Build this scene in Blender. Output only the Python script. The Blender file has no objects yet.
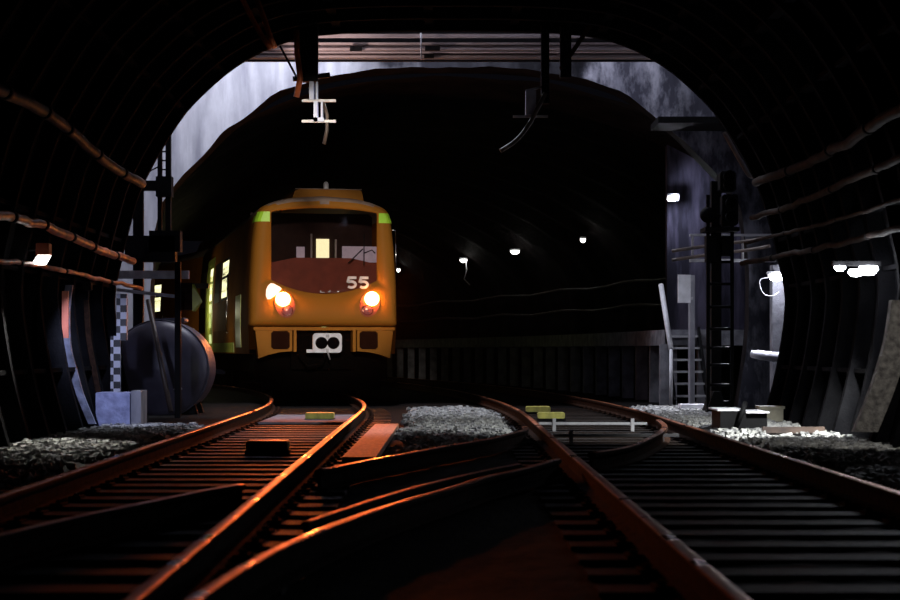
import bpy, math, random
from mathutils import Vector, Matrix, noise
random.seed(7)
S = bpy.context.scene
C = S.collection
F, CAMH, HY = 1800.0, 0.85, 350.0
PI = math.pi

def P(x, y, Y):                       # where a sight line meets depth Y
    return Vector(((x-450)*Y/F, Y, CAMH+(HY-y)*Y/F))

# ------------------------------------------------------------------ materials
def mat(name, col, rough=.6, metal=0., col2=None, scale=6., stretch=(1,1,1), bump=0., bscale=30., spec=.5, coat=0., lo=.35, hi=.65, detail=6.):
    m = bpy.data.materials.new(name); m.use_nodes = True
    nt = m.node_tree; b = nt.nodes['Principled BSDF']
    b.inputs['Base Color'].default_value = (*col, 1); b.inputs['Roughness'].default_value = rough
    b.inputs['Metallic'].default_value = metal; b.inputs['Specular IOR Level'].default_value = spec
    b.inputs['Coat Weight'].default_value = coat; b.inputs['Coat Roughness'].default_value = .15
    tc = nt.nodes.new('ShaderNodeTexCoord'); mp = nt.nodes.new('ShaderNodeMapping')
    mp.inputs['Scale'].default_value = stretch
    nt.links.new(tc.outputs['Object'], mp.inputs['Vector'])
    n = nt.nodes.new('ShaderNodeTexNoise'); n.inputs['Scale'].default_value = scale; n.inputs['Detail'].default_value = detail
    nt.links.new(mp.outputs['Vector'], n.inputs['Vector'])
    r = nt.nodes.new('ShaderNodeValToRGB'); r.color_ramp.elements[0].position = lo; r.color_ramp.elements[1].position = hi
    c2 = col2 or tuple(c*.75 for c in col)
    r.color_ramp.elements[0].color = (*c2, 1); r.color_ramp.elements[1].color = (*col, 1)
    nt.links.new(n.outputs['Fac'], r.inputs['Fac']); nt.links.new(r.outputs['Color'], b.inputs['Base Color'])
    if bump:
        n2 = nt.nodes.new('ShaderNodeTexNoise'); n2.inputs['Scale'].default_value = bscale; n2.inputs['Detail'].default_value = 5
        nt.links.new(mp.outputs['Vector'], n2.inputs['Vector'])
        bp = nt.nodes.new('ShaderNodeBump'); bp.inputs['Strength'].default_value = bump; bp.inputs['Distance'].default_value = .03
        nt.links.new(n2.outputs['Fac'], bp.inputs['Height']); nt.links.new(bp.outputs['Normal'], b.inputs['Normal'])
    return m
def emit(name, col, s):
    m = mat(name, (.8,.8,.8), .3); b = m.node_tree.nodes['Principled BSDF']
    b.inputs['Emission Color'].default_value = (*col, 1); b.inputs['Emission Strength'].default_value = s
    return m
def glass(name, tint, gl=.08):
    m = bpy.data.materials.new(name); m.use_nodes = True; nt = m.node_tree; nt.nodes.clear()
    o = nt.nodes.new('ShaderNodeOutputMaterial'); mx = nt.nodes.new('ShaderNodeMixShader')
    t = nt.nodes.new('ShaderNodeBsdfTransparent'); t.inputs['Color'].default_value = (*tint, 1)
    g = nt.nodes.new('ShaderNodeBsdfGlossy'); g.inputs['Roughness'].default_value = .04
    fr = nt.nodes.new('ShaderNodeFresnel'); fr.inputs['IOR'].default_value = 1.5
    nt.links.new(fr.outputs['Fac'], mx.inputs[0]); nt.links.new(t.outputs[0], mx.inputs[1]); nt.links.new(g.outputs[0], mx.inputs[2])
    nt.links.new(mx.outputs[0], o.inputs['Surface']); return m

M = {}
M['iron'] = mat('cast_iron_lining', (.010,.010,.0115), .85, 0, (.004,.004,.005), 3, bump=.3, spec=.015)
M['farlin'] = mat('dark_lining', (.022,.018,.019), .75, 0, (.009,.008,.009), 2.5, bump=.5, spec=.05, bscale=12)
M['wash'] = mat('streaked_whitewash', (.56,.56,.62), .85, 0, (.34,.34,.40), 2.6, (1.3,1,.2), bump=.15, bscale=14, lo=.36, hi=.60, spec=.1)
def wash_zones(m):
    nt = m.node_tree; b = nt.nodes['Principled BSDF']; src = b.inputs['Base Color'].links[0].from_socket
    tc = nt.nodes.new('ShaderNodeTexCoord'); sx = nt.nodes.new('ShaderNodeSeparateXYZ'); nt.links.new(tc.outputs['Object'], sx.inputs[0])
    n = nt.nodes.new('ShaderNodeTexNoise'); n.inputs['Scale'].default_value = 1.7; n.inputs['Detail'].default_value = 8; nt.links.new(tc.outputs['Object'], n.inputs['Vector'])
    a = nt.nodes.new('ShaderNodeMath'); a.operation = 'MULTIPLY_ADD'; a.inputs[1].default_value = 2.4; nt.links.new(n.outputs['Fac'], a.inputs[0]); nt.links.new(sx.outputs['X'], a.inputs[2])
    mr = nt.nodes.new('ShaderNodeMapRange'); mr.inputs['From Min'].default_value = -6; mr.inputs['From Max'].default_value = 8; nt.links.new(a.outputs[0], mr.inputs['Value'])
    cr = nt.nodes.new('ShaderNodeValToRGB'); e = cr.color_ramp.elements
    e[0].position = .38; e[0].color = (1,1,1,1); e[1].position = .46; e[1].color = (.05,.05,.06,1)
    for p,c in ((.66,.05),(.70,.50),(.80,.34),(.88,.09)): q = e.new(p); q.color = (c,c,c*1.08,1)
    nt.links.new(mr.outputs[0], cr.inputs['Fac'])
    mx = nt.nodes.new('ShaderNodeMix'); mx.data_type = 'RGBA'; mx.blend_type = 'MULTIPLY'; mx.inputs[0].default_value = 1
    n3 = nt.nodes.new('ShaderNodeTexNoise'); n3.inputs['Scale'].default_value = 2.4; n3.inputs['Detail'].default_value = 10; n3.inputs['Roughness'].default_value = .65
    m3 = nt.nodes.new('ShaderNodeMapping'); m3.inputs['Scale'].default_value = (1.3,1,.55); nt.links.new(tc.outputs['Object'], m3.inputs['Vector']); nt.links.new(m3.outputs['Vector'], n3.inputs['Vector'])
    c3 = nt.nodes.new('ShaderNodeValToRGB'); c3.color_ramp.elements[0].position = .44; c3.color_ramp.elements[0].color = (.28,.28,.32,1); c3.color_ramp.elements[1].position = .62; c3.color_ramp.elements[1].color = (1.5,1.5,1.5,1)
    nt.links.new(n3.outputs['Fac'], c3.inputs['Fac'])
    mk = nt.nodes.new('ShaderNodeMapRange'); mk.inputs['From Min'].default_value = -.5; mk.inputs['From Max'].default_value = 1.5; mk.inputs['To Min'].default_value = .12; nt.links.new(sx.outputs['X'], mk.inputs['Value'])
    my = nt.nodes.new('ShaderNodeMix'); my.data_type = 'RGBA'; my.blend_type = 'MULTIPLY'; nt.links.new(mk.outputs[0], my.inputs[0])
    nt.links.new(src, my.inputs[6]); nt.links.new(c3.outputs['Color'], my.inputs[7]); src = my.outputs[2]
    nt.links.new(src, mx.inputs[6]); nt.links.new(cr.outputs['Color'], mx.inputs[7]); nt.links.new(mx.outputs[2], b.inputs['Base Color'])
wash_zones(M['wash'])
M['bay'] = mat('stained_violet_grey_wall', (.2,.19,.27), .85, 0, (.05,.05,.07), 2.5, (1.6,1,.3), bump=.4, bscale=9, lo=.4, hi=.62, spec=.1)
M['conc'] = mat('grey_concrete', (.30,.30,.34), .85, 0, (.15,.15,.18), 4, (1,1,.4), bump=.3)
M['platc'] = mat('platform_concrete', (.2,.2,.23), .85, 0, (.1,.1,.12), 5, bump=.3)
M['block'] = mat('blue_lit_block', (.36,.39,.62), .8, 0, (.2,.22,.38), 7, bump=.3)  # bluish lamplight put into the concrete's colour
M['bed'] = mat('oily_trackbed', (.012,.011,.011), .85, 0, (.006,.0055,.0055), 8, bump=.8, bscale=22, spec=.05)
M['stone'] = mat('ballast_stone', (.42,.42,.40), .9, 0, (.16,.16,.17), 9, bump=.4)
M['sleeper'] = mat('oiled_timber', (.022,.014,.0105), .6, 0, (.010,.007,.006), 5, (1,9,1), bump=.35, bscale=18, spec=.14)
M['plank'] = mat('worn_timber_board', (.34,.2,.13), .6, 0, (.2,.12,.08), 5, (6,1,1), bump=.3)
M['rust'] = mat('rusty_steel', (.05,.026,.018), .8, .0, (.022,.013,.01), 14, bump=.3, spec=.03)
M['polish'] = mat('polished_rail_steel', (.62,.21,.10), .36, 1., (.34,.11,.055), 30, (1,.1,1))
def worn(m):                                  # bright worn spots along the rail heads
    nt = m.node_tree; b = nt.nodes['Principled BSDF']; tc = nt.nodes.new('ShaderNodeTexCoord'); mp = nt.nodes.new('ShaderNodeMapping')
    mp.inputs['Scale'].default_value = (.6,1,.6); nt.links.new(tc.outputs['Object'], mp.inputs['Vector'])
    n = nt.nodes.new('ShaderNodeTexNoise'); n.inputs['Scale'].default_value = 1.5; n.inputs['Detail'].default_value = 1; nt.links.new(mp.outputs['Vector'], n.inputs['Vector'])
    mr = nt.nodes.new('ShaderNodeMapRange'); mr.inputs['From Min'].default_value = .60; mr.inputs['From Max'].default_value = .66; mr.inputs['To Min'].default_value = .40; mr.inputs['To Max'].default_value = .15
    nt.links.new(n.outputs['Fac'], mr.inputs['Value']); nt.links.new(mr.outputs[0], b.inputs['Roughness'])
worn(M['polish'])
M['dark'] = mat('black_steel', (.009,.009,.01), .6, .0, bump=.1, spec=.06)
M['steel'] = mat('galvanised_steel', (.42,.42,.45), .5, .4, (.3,.3,.33), 8)
M['white'] = mat('white_enamel', (.78,.78,.84), .5)
M['beam'] = mat('pink_lit_steel', (.46,.38,.37), .6, 0, (.3,.25,.25), 4, (.4,3,3))  # pink of the warm lamplight put into the girder colour
M['cable'] = mat('grey_cable_sheath', (.11,.075,.06), .45, 0, (.04,.03,.028), 5)
M['cable2'] = mat('mottled_brown_cable_sheath', (.13,.055,.035), .55, 0, (.02,.017,.016), 3, spec=.12, lo=.42, hi=.6)
M['dcable'] = mat('dark_cable_sheath', (.035,.026,.024), .7, 0, (.014,.012,.011), 5, spec=.06)
M['ocable'] = mat('orange_sheath_and_glow', (.95,.23,.07), .38, 0, (.3,.08,.04), 4)  # orange raised to carry the headlamps' glow on the left pipes
M['cap'] = mat('dark_cable_clamp', (.02,.018,.018), .7, spec=.06)
M['cream'] = mat('cream_plastic', (.62,.58,.46), .6)
M['yellow'] = mat('yellow_plastic', (.62,.58,.12), .5, 0, (.35,.32,.08), 12)
M['tank'] = mat('dull_violet_paint', (.065,.06,.09), .42, 0, (.04,.036,.055), 3, spec=.3)
M['oside'] = mat('orange_side_paint', (.37,.13,.014), .8, 0, (.3,.10,.012), 2, spec=.02)
M['orange'] = mat('orange_train_paint', (.37,.152,.022), .5, 0, (.34,.14,.02), 2, spec=.06)
M['lime'] = mat('lime_paint', (.5,.97,.06), .45, 0, (.48,.93,.055), 3)
M['limed'] = mat('yellow_green_door_paint', (.55,.62,.10), .4, 0, (.5,.56,.09), 3)
M['roofg'] = mat('grey_roof_paint', (.3,.22,.18), .6)
M['under'] = mat('brake_dust_black', (.003,.0025,.0025), .9, spec=.02, bump=.4)
M['maroon'] = mat('dark_maroon_plastic', (.34,.07,.035), .6)  # red raised to carry the flare veil on the dashboard
M['cabin'] = mat('dark_cab_trim', (.045,.03,.03), .7, spec=.1)
M['grille'] = mat('dark_grille', (.022,.008,.005), .9, spec=.02)
M['chrome'] = mat('bright_chrome', (.8,.8,.8), .2, 1.)
M['glass'] = glass('tinted_glass', (.62,.55,.55))
M['red'] = mat('red_lens', (.16,.02,.02), .15, coat=.5)
M['pink'] = mat('pale_pink_lens', (.42,.14,.15), .2, coat=.4)
M['head'] = emit('headlamp_glow', (1,.33,.06), 90)
M['glow_patch'] = emit('emissive_glare', (1,.66,.58), 1.0)  # headlamp glare on the train face, put in as faint emission
M['litwin'] = emit('lit_saloon_window', (1,.97,.52), 1.6)
M['litlow'] = emit('lit_lower_door_pane', (.85,1,.35), .7)
M['dimwin'] = emit('dim_saloon_window', (.45,.38,.55), .32)
M['bulb'] = emit('cool_bulb', (.9,.93,1), 40)
M['farbulb'] = emit('distant_bulb', (1,.97,.9), 8)
M['lampred'] = mat('reddish_lamp_case', (.55,.16,.1), .5)
def checks():
    m = bpy.data.materials.new('black_white_checks'); m.use_nodes = True; nt = m.node_tree; b = nt.nodes['Principled BSDF']
    tc = nt.nodes.new('ShaderNodeTexCoord'); ch = nt.nodes.new('ShaderNodeTexChecker')
    ch.inputs['Scale'].default_value = 11; ch.inputs['Color1'].default_value = (.7,.72,.85,1); ch.inputs['Color2'].default_value = (.03,.03,.04,1)
    nt.links.new(tc.outputs['Object'], ch.inputs['Vector']); nt.links.new(ch.outputs['Color'], b.inputs['Base Color']); return m
M['checks'] = checks()

# ------------------------------------------------------------------ mesh builder
class MB:
    def __init__(s): s.v = []; s.f = []; s.sm = []; s.mi = []
    def add(s, vs, fs, smooth=False, mi=0):
        o = len(s.v); s.v += [tuple(v) for v in vs]
        for f in fs: s.f.append([i+o for i in f]); s.sm.append(smooth); s.mi.append(mi)
        return s
    def box(s, a, b, mi=0, bev=0):
        x0,y0,z0 = (min(a[i],b[i]) for i in range(3)); x1,y1,z1 = (max(a[i],b[i]) for i in range(3))
        if bev:
            return s.prism([(x0+bev,z0),(x1-bev,z0),(x1,z0+bev),(x1,z1-bev),(x1-bev,z1),(x0+bev,z1),(x0,z1-bev),(x0,z0+bev)], y0, y1, mi)
        v = [(x0,y0,z0),(x1,y0,z0),(x1,y1,z0),(x0,y1,z0),(x0,y0,z1),(x1,y0,z1),(x1,y1,z1),(x0,y1,z1)]
        return s.add(v, [(0,3,2,1),(4,5,6,7),(0,1,5,4),(1,2,6,5),(2,3,7,6),(3,0,4,7)], mi=mi)
    def prism(s, poly, y0, y1, mi=0):          # polygon in x,z carried along y
        n = len(poly); v = [(p[0],y0,p[1]) for p in poly]+[(p[0],y1,p[1]) for p in poly]
        return s.add(v, [list(range(n)), list(range(2*n-1,n-1,-1))]+[(i,i+n,(i+1)%n+n,(i+1)%n) for i in range(n)], mi=mi)
    def tube(s, pts, r, n=10, mi=0, cap=True):
        pts = [Vector(p) for p in pts]; k = len(pts); rs = r if isinstance(r,(list,tuple)) else [r]*k
        v = []; f = []; up = None
        for i,p in enumerate(pts):
            d = (pts[min(i+1,k-1)]-pts[max(i-1,0)]).normalized()
            if up is None:
                up = Vector((0,0,1)) if abs(d.z) < .9 else Vector((1,0,0))
            a = d.cross(up).normalized(); b = a.cross(d).normalized(); up = b
            v += [p+(a*math.cos(2*PI*j/n)+b*math.sin(2*PI*j/n))*rs[i] for j in range(n)]
        for i in range(k-1):
            for j in range(n):
                f.append((i*n+j, i*n+(j+1)%n, (i+1)*n+(j+1)%n, (i+1)*n+j))
        s.add(v, f, True, mi)
        if cap:
            o = len(s.v)-len(v)
            s.f += [[o+j for j in range(n-1,-1,-1)], [o+(k-1)*n+j for j in range(n)]]; s.sm += [False]*2; s.mi += [mi]*2
        return s
    def cyl(s, a, b, r, n=20, mi=0): return s.tube([a,b], r, n, mi)
    def lathe(s, prof, origin, axis='y', n=28, mi=0):   # prof = (radius, along)
        v = []; f = []; o = Vector(origin)
        for r,t in prof:
            for j in range(n):
                c,q = r*math.cos(2*PI*j/n), r*math.sin(2*PI*j/n)
                v.append(o+Vector({'y':(c,t,q),'z':(c,q,t),'x':(t,c,q)}[axis]))
        for i in range(len(prof)-1):
            for j in range(n): f.append((i*n+j, i*n+(j+1)%n, (i+1)*n+(j+1)%n, (i+1)*n+j))
        return s.add(v, f, True, mi)
    def bar(s, a, b, w, h, mi=0):              # rectangular bar from a to b
        a, b = Vector(a), Vector(b); d = (b-a).normalized()
        up = Vector((0,0,1)) if abs(d.z) < .95 else Vector((0,1,0))
        x = d.cross(up).normalized()*w/2; z = x.cross(d).normalized()*h/2
        v = [a-x-z,a+x-z,a+x+z,a-x+z,b-x-z,b+x-z,b+x+z,b-x+z]
        return s.add(v, [(3,2,1,0),(4,5,6,7),(0,1,5,4),(1,2,6,5),(2,3,7,6),(3,0,4,7)], mi=mi)
    def build(s, name, m, parent=None, loc=None, recalc=True):
        me = bpy.data.meshes.new(name)
        if loc is not None: s.v = [(v[0]-loc[0], v[1]-loc[1], v[2]-loc[2]) for v in s.v]
        me.from_pydata(s.v, [], s.f)
        for mm in (m if isinstance(m, list) else [m]): me.materials.append(mm)
        me.polygons.foreach_set('use_smooth', s.sm); me.polygons.foreach_set('material_index', s.mi)
        me.update()
        if recalc:
            import bmesh
            bm = bmesh.new(); bm.from_mesh(me); bmesh.ops.recalc_face_normals(bm, faces=bm.faces); bm.to_mesh(me); bm.free()
        o = bpy.data.objects.new(name, me); C.objects.link(o)
        if parent: o.parent = parent
        if loc is not None: o.location = loc
        return o

def tag(o, label=None, cat=None, group=None, kind=None):
    if label: o['label'] = label
    if cat: o['category'] = cat
    if group: o['group'] = group
    if kind: o['kind'] = kind
    return o
def empty(name, loc=(0,0,0), rz=0):
    o = bpy.data.objects.new(name, None); C.objects.link(o); o.location = loc; o.rotation_euler = (0,0,rz); o.empty_display_size = .2
    return o
def struct(o, label): return tag(o, label, 'structure', kind='structure')
def copy_tree(o, parent=None):
    c = o.copy(); C.objects.link(c)
    if parent: c.parent = parent
    for ch in list(o.children): copy_tree(ch, c)
    return c
def lerp_list(pts, t):                         # piecewise linear y(x)
    for i in range(len(pts)-1):
        if t <= pts[i+1][0] or i == len(pts)-2:
            a,b = pts[i], pts[i+1]
            return a[1]+(b[1]-a[1])*(t-a[0])/(b[0]-a[0])
def smooth(pts, n=8):                          # Catmull-Rom
    pts = [Vector(p) for p in pts]; q = [2*pts[0]-pts[1]]+pts+[2*pts[-1]-pts[-2]]; out = []
    for i in range(1, len(q)-2):
        for k in range(n):
            t = k/n; a,b,c,d = q[i-1],q[i],q[i+1],q[i+2]
            out.append(.5*((2*b)+(c-a)*t+(2*a-5*b+4*c-d)*t*t+(3*b-a-3*c+d)*t**3))
    return out+[pts[-1]]

def spot(loc, to, e, col, ang, blend=.5, r=.08):
    l = bpy.data.lights.new('spot','SPOT'); l.energy = e; l.color = col; l.spot_size = math.radians(ang); l.spot_blend = blend; l.shadow_soft_size = r
    o = bpy.data.objects.new('spot', l); C.objects.link(o); o.location = loc
    o.rotation_euler = (Vector(to)-Vector(loc)).to_track_quat('-Z','Y').to_euler(); return o
# ------------------------------------------------------------------ setting
NEAR = [(-.35,4.45),(-.1,4.52),(.6,4.7),(1.5,4.82),(2.1,4.72),(2.53,4.62),(3.23,4.4),(4.07,3.92),(4.5,3.55),(4.9,3.08),(5.2,2.52),(5.36,1.9),(5.43,.9),(5.44,0.)]
def half_w(z): return lerp_list(NEAR, z)
YEND = 25.0
def lining(y0, y1, prof, name, label, m, zsel, ribstep=.9, ribd=.17):
    b = MB(); ys = []
    y = y1
    while y > y0:
        ys += [(y, ribd), (y-.10, ribd), (y-.10, 0), (y-ribstep, 0)]; y -= ribstep
    rows = []
    for yy, ins in ys:
        row = []
        for (x, z) in prof:
            c = Vector((x, z-1.8)); L = c.length; c = c*(L-ins)/L
            row.append((c.x, yy, c.y+1.8))
        rows.append(row)
    n = len(prof)
    v = [p for r in rows for p in r]
    f = [(i*n+j, i*n+j+1, (i+1)*n+j+1, (i+1)*n+j) for i in range(len(rows)-1) for j in range(n-1)]
    # longitudinal flanges between segments
    b.add(v, f)
    for j in range(2, n-1, 4):
        x,z = prof[j]; c = Vector((x, z-1.8)); L = c.length; i0 = c*(L-.13)/L
        b.bar((x, y0, z), (x, y1, z), .02, .02)
        b.bar((i0.x+ (x-i0.x)*.5, y0, i0.y+1.8+(z-1.8-i0.y)*.5), (i0.x+(x-i0.x)*.5, y1, i0.y+1.8+(z-1.8-i0.y)*.5), .12, .05)
    return struct(b.build(name, m, recalc=False), label)
dense = [(p.x,p.y) for p in smooth([(w_,z,0) for z,w_ in NEAR], 3)]
kk = min(range(len(dense)), key=lambda i: abs(dense[i][1]-3.23)); lo = dense[:kk+1]; hi = dense[kk:]
lining(-4, YEND, lo, 'wall_right', 'dark ribbed iron lining on the right of the tunnel mouth', M['iron'], None)
lining(-4, YEND, [(-x,z) for x,z in lo], 'wall_left', 'dark ribbed iron lining on the left of the tunnel mouth', M['iron'], None)
lining(-4, YEND, hi+[(-x,z) for x,z in hi[::-1]][1:], 'ceiling', 'dark ribbed iron crown overhead', M['iron'], None)

# floor with raised ballast shoulders
def floor_z(x, y):
    def st(a,b,t): t = max(0,min(1,(t-a)/(b-a))); return t*t*(3-2*t)
    cl = -(max(0,y-23)**2)/250
    xx = x-cl
    z = -.172 + .072*st(2.9,3.2,abs(xx))
    if y > 18.5: z += .05*(1-st(.45,.8,abs(xx-.1)))*st(18.5,19.5,y)
    return z + .018*noise.noise((x*5,y*5,0))
b = MB(); nx, ny = 150, 470
xs = [-9.5+19*i/nx for i in range(nx+1)]; ysf = [-4+84*j/ny for j in range(ny+1)]
b.add([(x,y,floor_z(x,y)) for y in ysf for x in xs], [(j*(nx+1)+i, j*(nx+1)+i+1, (j+1)*(nx+1)+i+1, (j+1)*(nx+1)+i) for j in range(ny) for i in range(nx)], True)
struct(b.build('floor', M['bed'], recalc=False), 'dark oily trackbed')

# head wall with the arch of the far tunnel
HW = 30.0
ARC = [(-.35,4.75),(1.0,4.95),(2.2,4.98),(3.0,4.88),(3.47,4.7),(4.23,4.0),(4.63,3.58),(5.17,2.82),(5.44,1.85),(5.55,.85),(5.57,0.)]
def arch_pts(prof, sx=1.):
    p = [Vector((w*sx, z, 0)) for z,w in prof]; p = smooth(p, 5)
    right = [(q.x,q.y) for q in p]; return right+[(-x,z) for x,z in right[::-1]][1:]
ap = arch_pts(ARC)
def toward_rect(x, z):
    d = Vector((x, z-1.)); s = min((6.2/abs(d.x)) if abs(d.x) > 1e-6 else 1e9, (8.6/d.y) if d.y > 1e-6 else 1e9)
    if z <= 1.: return (math.copysign(6.2,x), z)
    return (d.x*s, d.y*s+1.)
b = MB(); n = len(ap)
rnd = [(x+.05*noise.noise((x*2,z*2,3)), z+.05*noise.noise((z*2,x*2,9))) for x,z in ap]
out = [toward_rect(x,z) for x,z in ap]
b.add([(x,HW,z) for x,z in rnd]+[(x,HW,z) for x,z in out], [(i,i+1,n+i+1,n+i) for i in range(n-1)])
b.add([(x,HW,z) for x,z in rnd]+[(x*1.01,HW+.7,z) for x,z in ap], [(i,i+1,n+i+1,n+i) for i in range(n-1)], mi=1)  # shade of the arch soffit put in by the dark lining colour
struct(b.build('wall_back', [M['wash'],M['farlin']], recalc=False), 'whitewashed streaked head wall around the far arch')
for s,nm in ((-1,'left'),(1,'right')):
    b = MB(); b.box((s*6.2,YEND-.3,-.4),(s*6.5,HW+.7,9.6)); struct(b.build('wall_shaft_'+nm, M['conc']), nm+' side wall of the open shaft')
b = MB(); b.box((-6.5,YEND-.3,9.6),(6.5,HW+.7,9.8)); struct(b.build('ceiling_shaft', M['conc']), 'roof of the open shaft')
b = MB()                                                     # portal face of the near lining, seen from the shaft
pn = [(x,z) for x,z in dense]+[(-x,z) for x,z in dense[::-1]][1:]
on = [toward_rect(x,z) for x,z in pn]; n = len(pn)
b.add([(x,YEND,z) for x,z in pn]+[(x,YEND,z) for x,z in on], [(i,i+1,n+i+1,n+i) for i in range(n-1)])
struct(b.build('wall_portal', M['conc'], recalc=False), 'portal face of the near lining inside the shaft')
# far tunnel, bending left
def cx(y, R=125., y0=23.): return -(max(0,y-y0)**2)/(2*R)
b = MB(); FAR = [(-.35,5.2),(1.2,5.65),(2.2,5.65),(3.2,5.3),(4.2,4.4),(5.0,3.1),(5.5,1.6),(5.65,0.)]
fp = arch_pts(FAR); fp = [(x*1.24 if x > 0 else x, z) for x,z in fp]
rows = []
y = HW+.7; k = 0
while y < 78:
    ins = .12 if k % 4 in (0,1) else 0
    rows.append([(cx(y)+x*(1-ins/5.5), y, z-(ins if z > 4 else 0)+.04*noise.noise((x,y,z))) for x,z in fp]); y += .25 if k % 4 in (0,2) else .9; k += 1
n = len(fp)
b.add([p for r in rows for p in r], [(i*n+j,i*n+j+1,(i+1)*n+j+1,(i+1)*n+j) for i in range(len(rows)-1) for j in range(n-1)], True)
struct(b.build('wall_far', M['farlin'], recalc=False), 'sooty lining of the far tunnel bending left')

# ------------------------------------------------------------------ rails
RP = [(-.065,-.15),(.065,-.15),(.065,-.138),(.012,-.122),(.010,-.045),(.034,-.034),(.036,-.012),(.030,-.004),(.018,-.0008),(0,0),(-.018,-.0008),(-.030,-.004),(-.036,-.012),(-.034,-.034),(-.010,-.045),(-.012,-.122),(-.065,-.138)]
def rail(pts, label, group=None, n=6, dz=0, narrow=1.):
    pts = smooth([(p[0],p[1],0) for p in pts], n); b = MB(); k = len(RP); v = []; f = []; o = pts[0].copy(); o.z = -.15
    for i,p in enumerate(pts):
        d = (pts[min(i+1,len(pts)-1)]-pts[max(i-1,0)]); d.z = 0; d.normalize(); s = Vector((d.y,-d.x,0))
        v += [p+s*(x*narrow)+Vector((0,0,z+dz)) for x,z in RP]
    for i in range(len(pts)-1):
        for j in range(k):
            b.add([], [])
            f.append((i*k+j, i*k+(j+1)%k, (i+1)*k+(j+1)%k, (i+1)*k+j))
    b.v = v
    for q,ff in enumerate(f):
        j = q % k; hd = 7 <= j <= 10
        b.f.append(list(ff)); b.sm.append(hd); b.mi.append(1 if hd else 0)
    b.f += [list(range(k-1,-1,-1)), [(len(pts)-1)*k+j for j in range(k)]]; b.sm += [False]*2; b.mi += [0]*2
    ob = b.build('rail', [M['rust'], M['polish']], loc=o)
    return tag(ob, label, 'rail', group)
def xl(y): return -1.85-.008*(y-8) - (max(0,y-25)**2)/130          # left track centre
def xr(y): return 1.84 - (max(0,y-23)**2)/250
HG = .745
Yl = [4,6,9,12,15,18,21,23,25,27,29,31,33,36,40,44,48]
rail([(xl(y)-HG-.02,y) for y in Yl], 'long rail left of all, its top edge glowing orange, under the train left wheels')
rail([(xl(y)+HG,y) for y in Yl], 'orange lit rail running from lower left up to the train right wheels')
Yr = [4,6,9,12,14.4,17,19,21,23,26,30,34,38,42,46,52,58,66]
rail([(xr(y)-.84,y) for y in Yr], 'dark reddish rail from lower right corner bending left beyond the crossing')
rail([(xr(y)+.84,y) for y in Yr], 'rightmost rail beside the bright ballast with a white gleam near the camera')
rail([(.83,20.0),(.80,19.3),(.66,18.6),(.38,17.3),(0,16.1),(-.32,15.0),(-.65,13.9),(-.93,12.8)], 'curved crossover rail sweeping from the junction to the train track, upper one')
rail([(-1.33,11.45),(-1.45,11.1),(-1.68,10.2),(-1.92,9.2),(-2.1,8.2),(-2.25,7.0)], 'short faint crossover rail inside the left track')
rail([(2.55,22.0),(2.42,20.3),(2.18,18.7),(1.9,17.3),(1.57,15.9),(1.17,14.9)], 'hooked crossover rail inside the right track ending at the crossing')
rail([(.84,14.1),(.51,12.9),(.24,12.1),(.02,11.2),(-.2,10.4),(-.42,9.5),(-.62,8.5),(-.78,7.4),(-.88,6.1),(-.9,4.6)], 'bright crossover rail with yellow glints curving across the lower foreground')
rail([(.52,13.5),(.27,12.8),(0.0,11.95),(-.24,11.1),(-.45,10.2),(-.6,9.5),(-.72,8.9)], 'thin check rail just above the bright foreground crossover rail', narrow=.6, dz=.0)

# sleepers
def sleeper(name_label, group, L):
    t = empty('sleeper'); tag(t, name_label, 'sleeper', group)
    b = MB(); b.box((-L/2,-.12,-.30),(L/2,.12,-.152)); b.build('timber', M['sleeper'], t)
    return t
def plates(t, offs):
    for o in offs:
        b = MB(); b.box((o-.15,-.08,-.153),(o-.068,.08,-.135)); b.cyl((o-.11,0,-.14),(o-.11,0,-.115),.02,8); b.build('rail_chair', M['rust'], t)
        b = MB(); b.box((o+.068,-.08,-.153),(o+.15,.08,-.135)); b.cyl((o+.11,0,-.14),(o+.11,0,-.115),.02,8); b.build('rail_chair', M['rust'], t)
slL = sleeper('dark timber sleeper across the left track leading to the train', 'sleepers under the left track', 2.3); plates(slL, (-.755,.745))
slR = sleeper('dark timber sleeper across the right track beside the bright ballast', 'sleepers under the right track', 2.45); plates(slR, (-.84,.84))
first = True
y = 6.4
while y < 31:
    o = slL if first else copy_tree(slL); o.location = (xl(y), y, 0); o.rotation_euler.z = math.atan((max(0,y-25))/65)
    o = slR if first else copy_tree(slR); o.location = (xr(y), y, 0); o.rotation_euler.z = math.atan((max(0,y-23))/125)
    first = False; y += .58
# long boards and beacons
b = MB(); b.box((-.96,16.0,-.16),(-.66,23.2,-.10)); tag(b.build('walkway_board', M['plank'], loc=(-.81,19.6,-.16)), 'orange lit timber board lying beside the train track right rail', 'board')
def beacon(x, y, w, h, label):
    t = empty('track_beacon', (x,y,-.152)); tag(t, label, 'beacon')
    b = MB(); b.box((-w/2,-.13,.0),(w/2,.13,h*.3)); b.build('base', M['dark'], t)
    b = MB(); b.box((-w/2+.01,-.125,h*.3),(w/2-.01,.125,h), bev=.015); b.build('cover', M['yellow'], t)
beacon((268-450)/F*17.4, 17.4, .42, .13, 'yellow topped beacon block between the left rails, nearest of them')
beacon((320-450)/F*25.4, 25.4, .42, .12, 'yellow beacon block between the left rails just before the train')
beacon((551-450)/F*25.5, 25.5, .40, .12, 'yellow edged beacon block in the right track, nearer of the two')
beacon((538-450)/F*28.2, 28.2, .40, .12, 'yellow edged beacon block in the right track, farther of the two')
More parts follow.
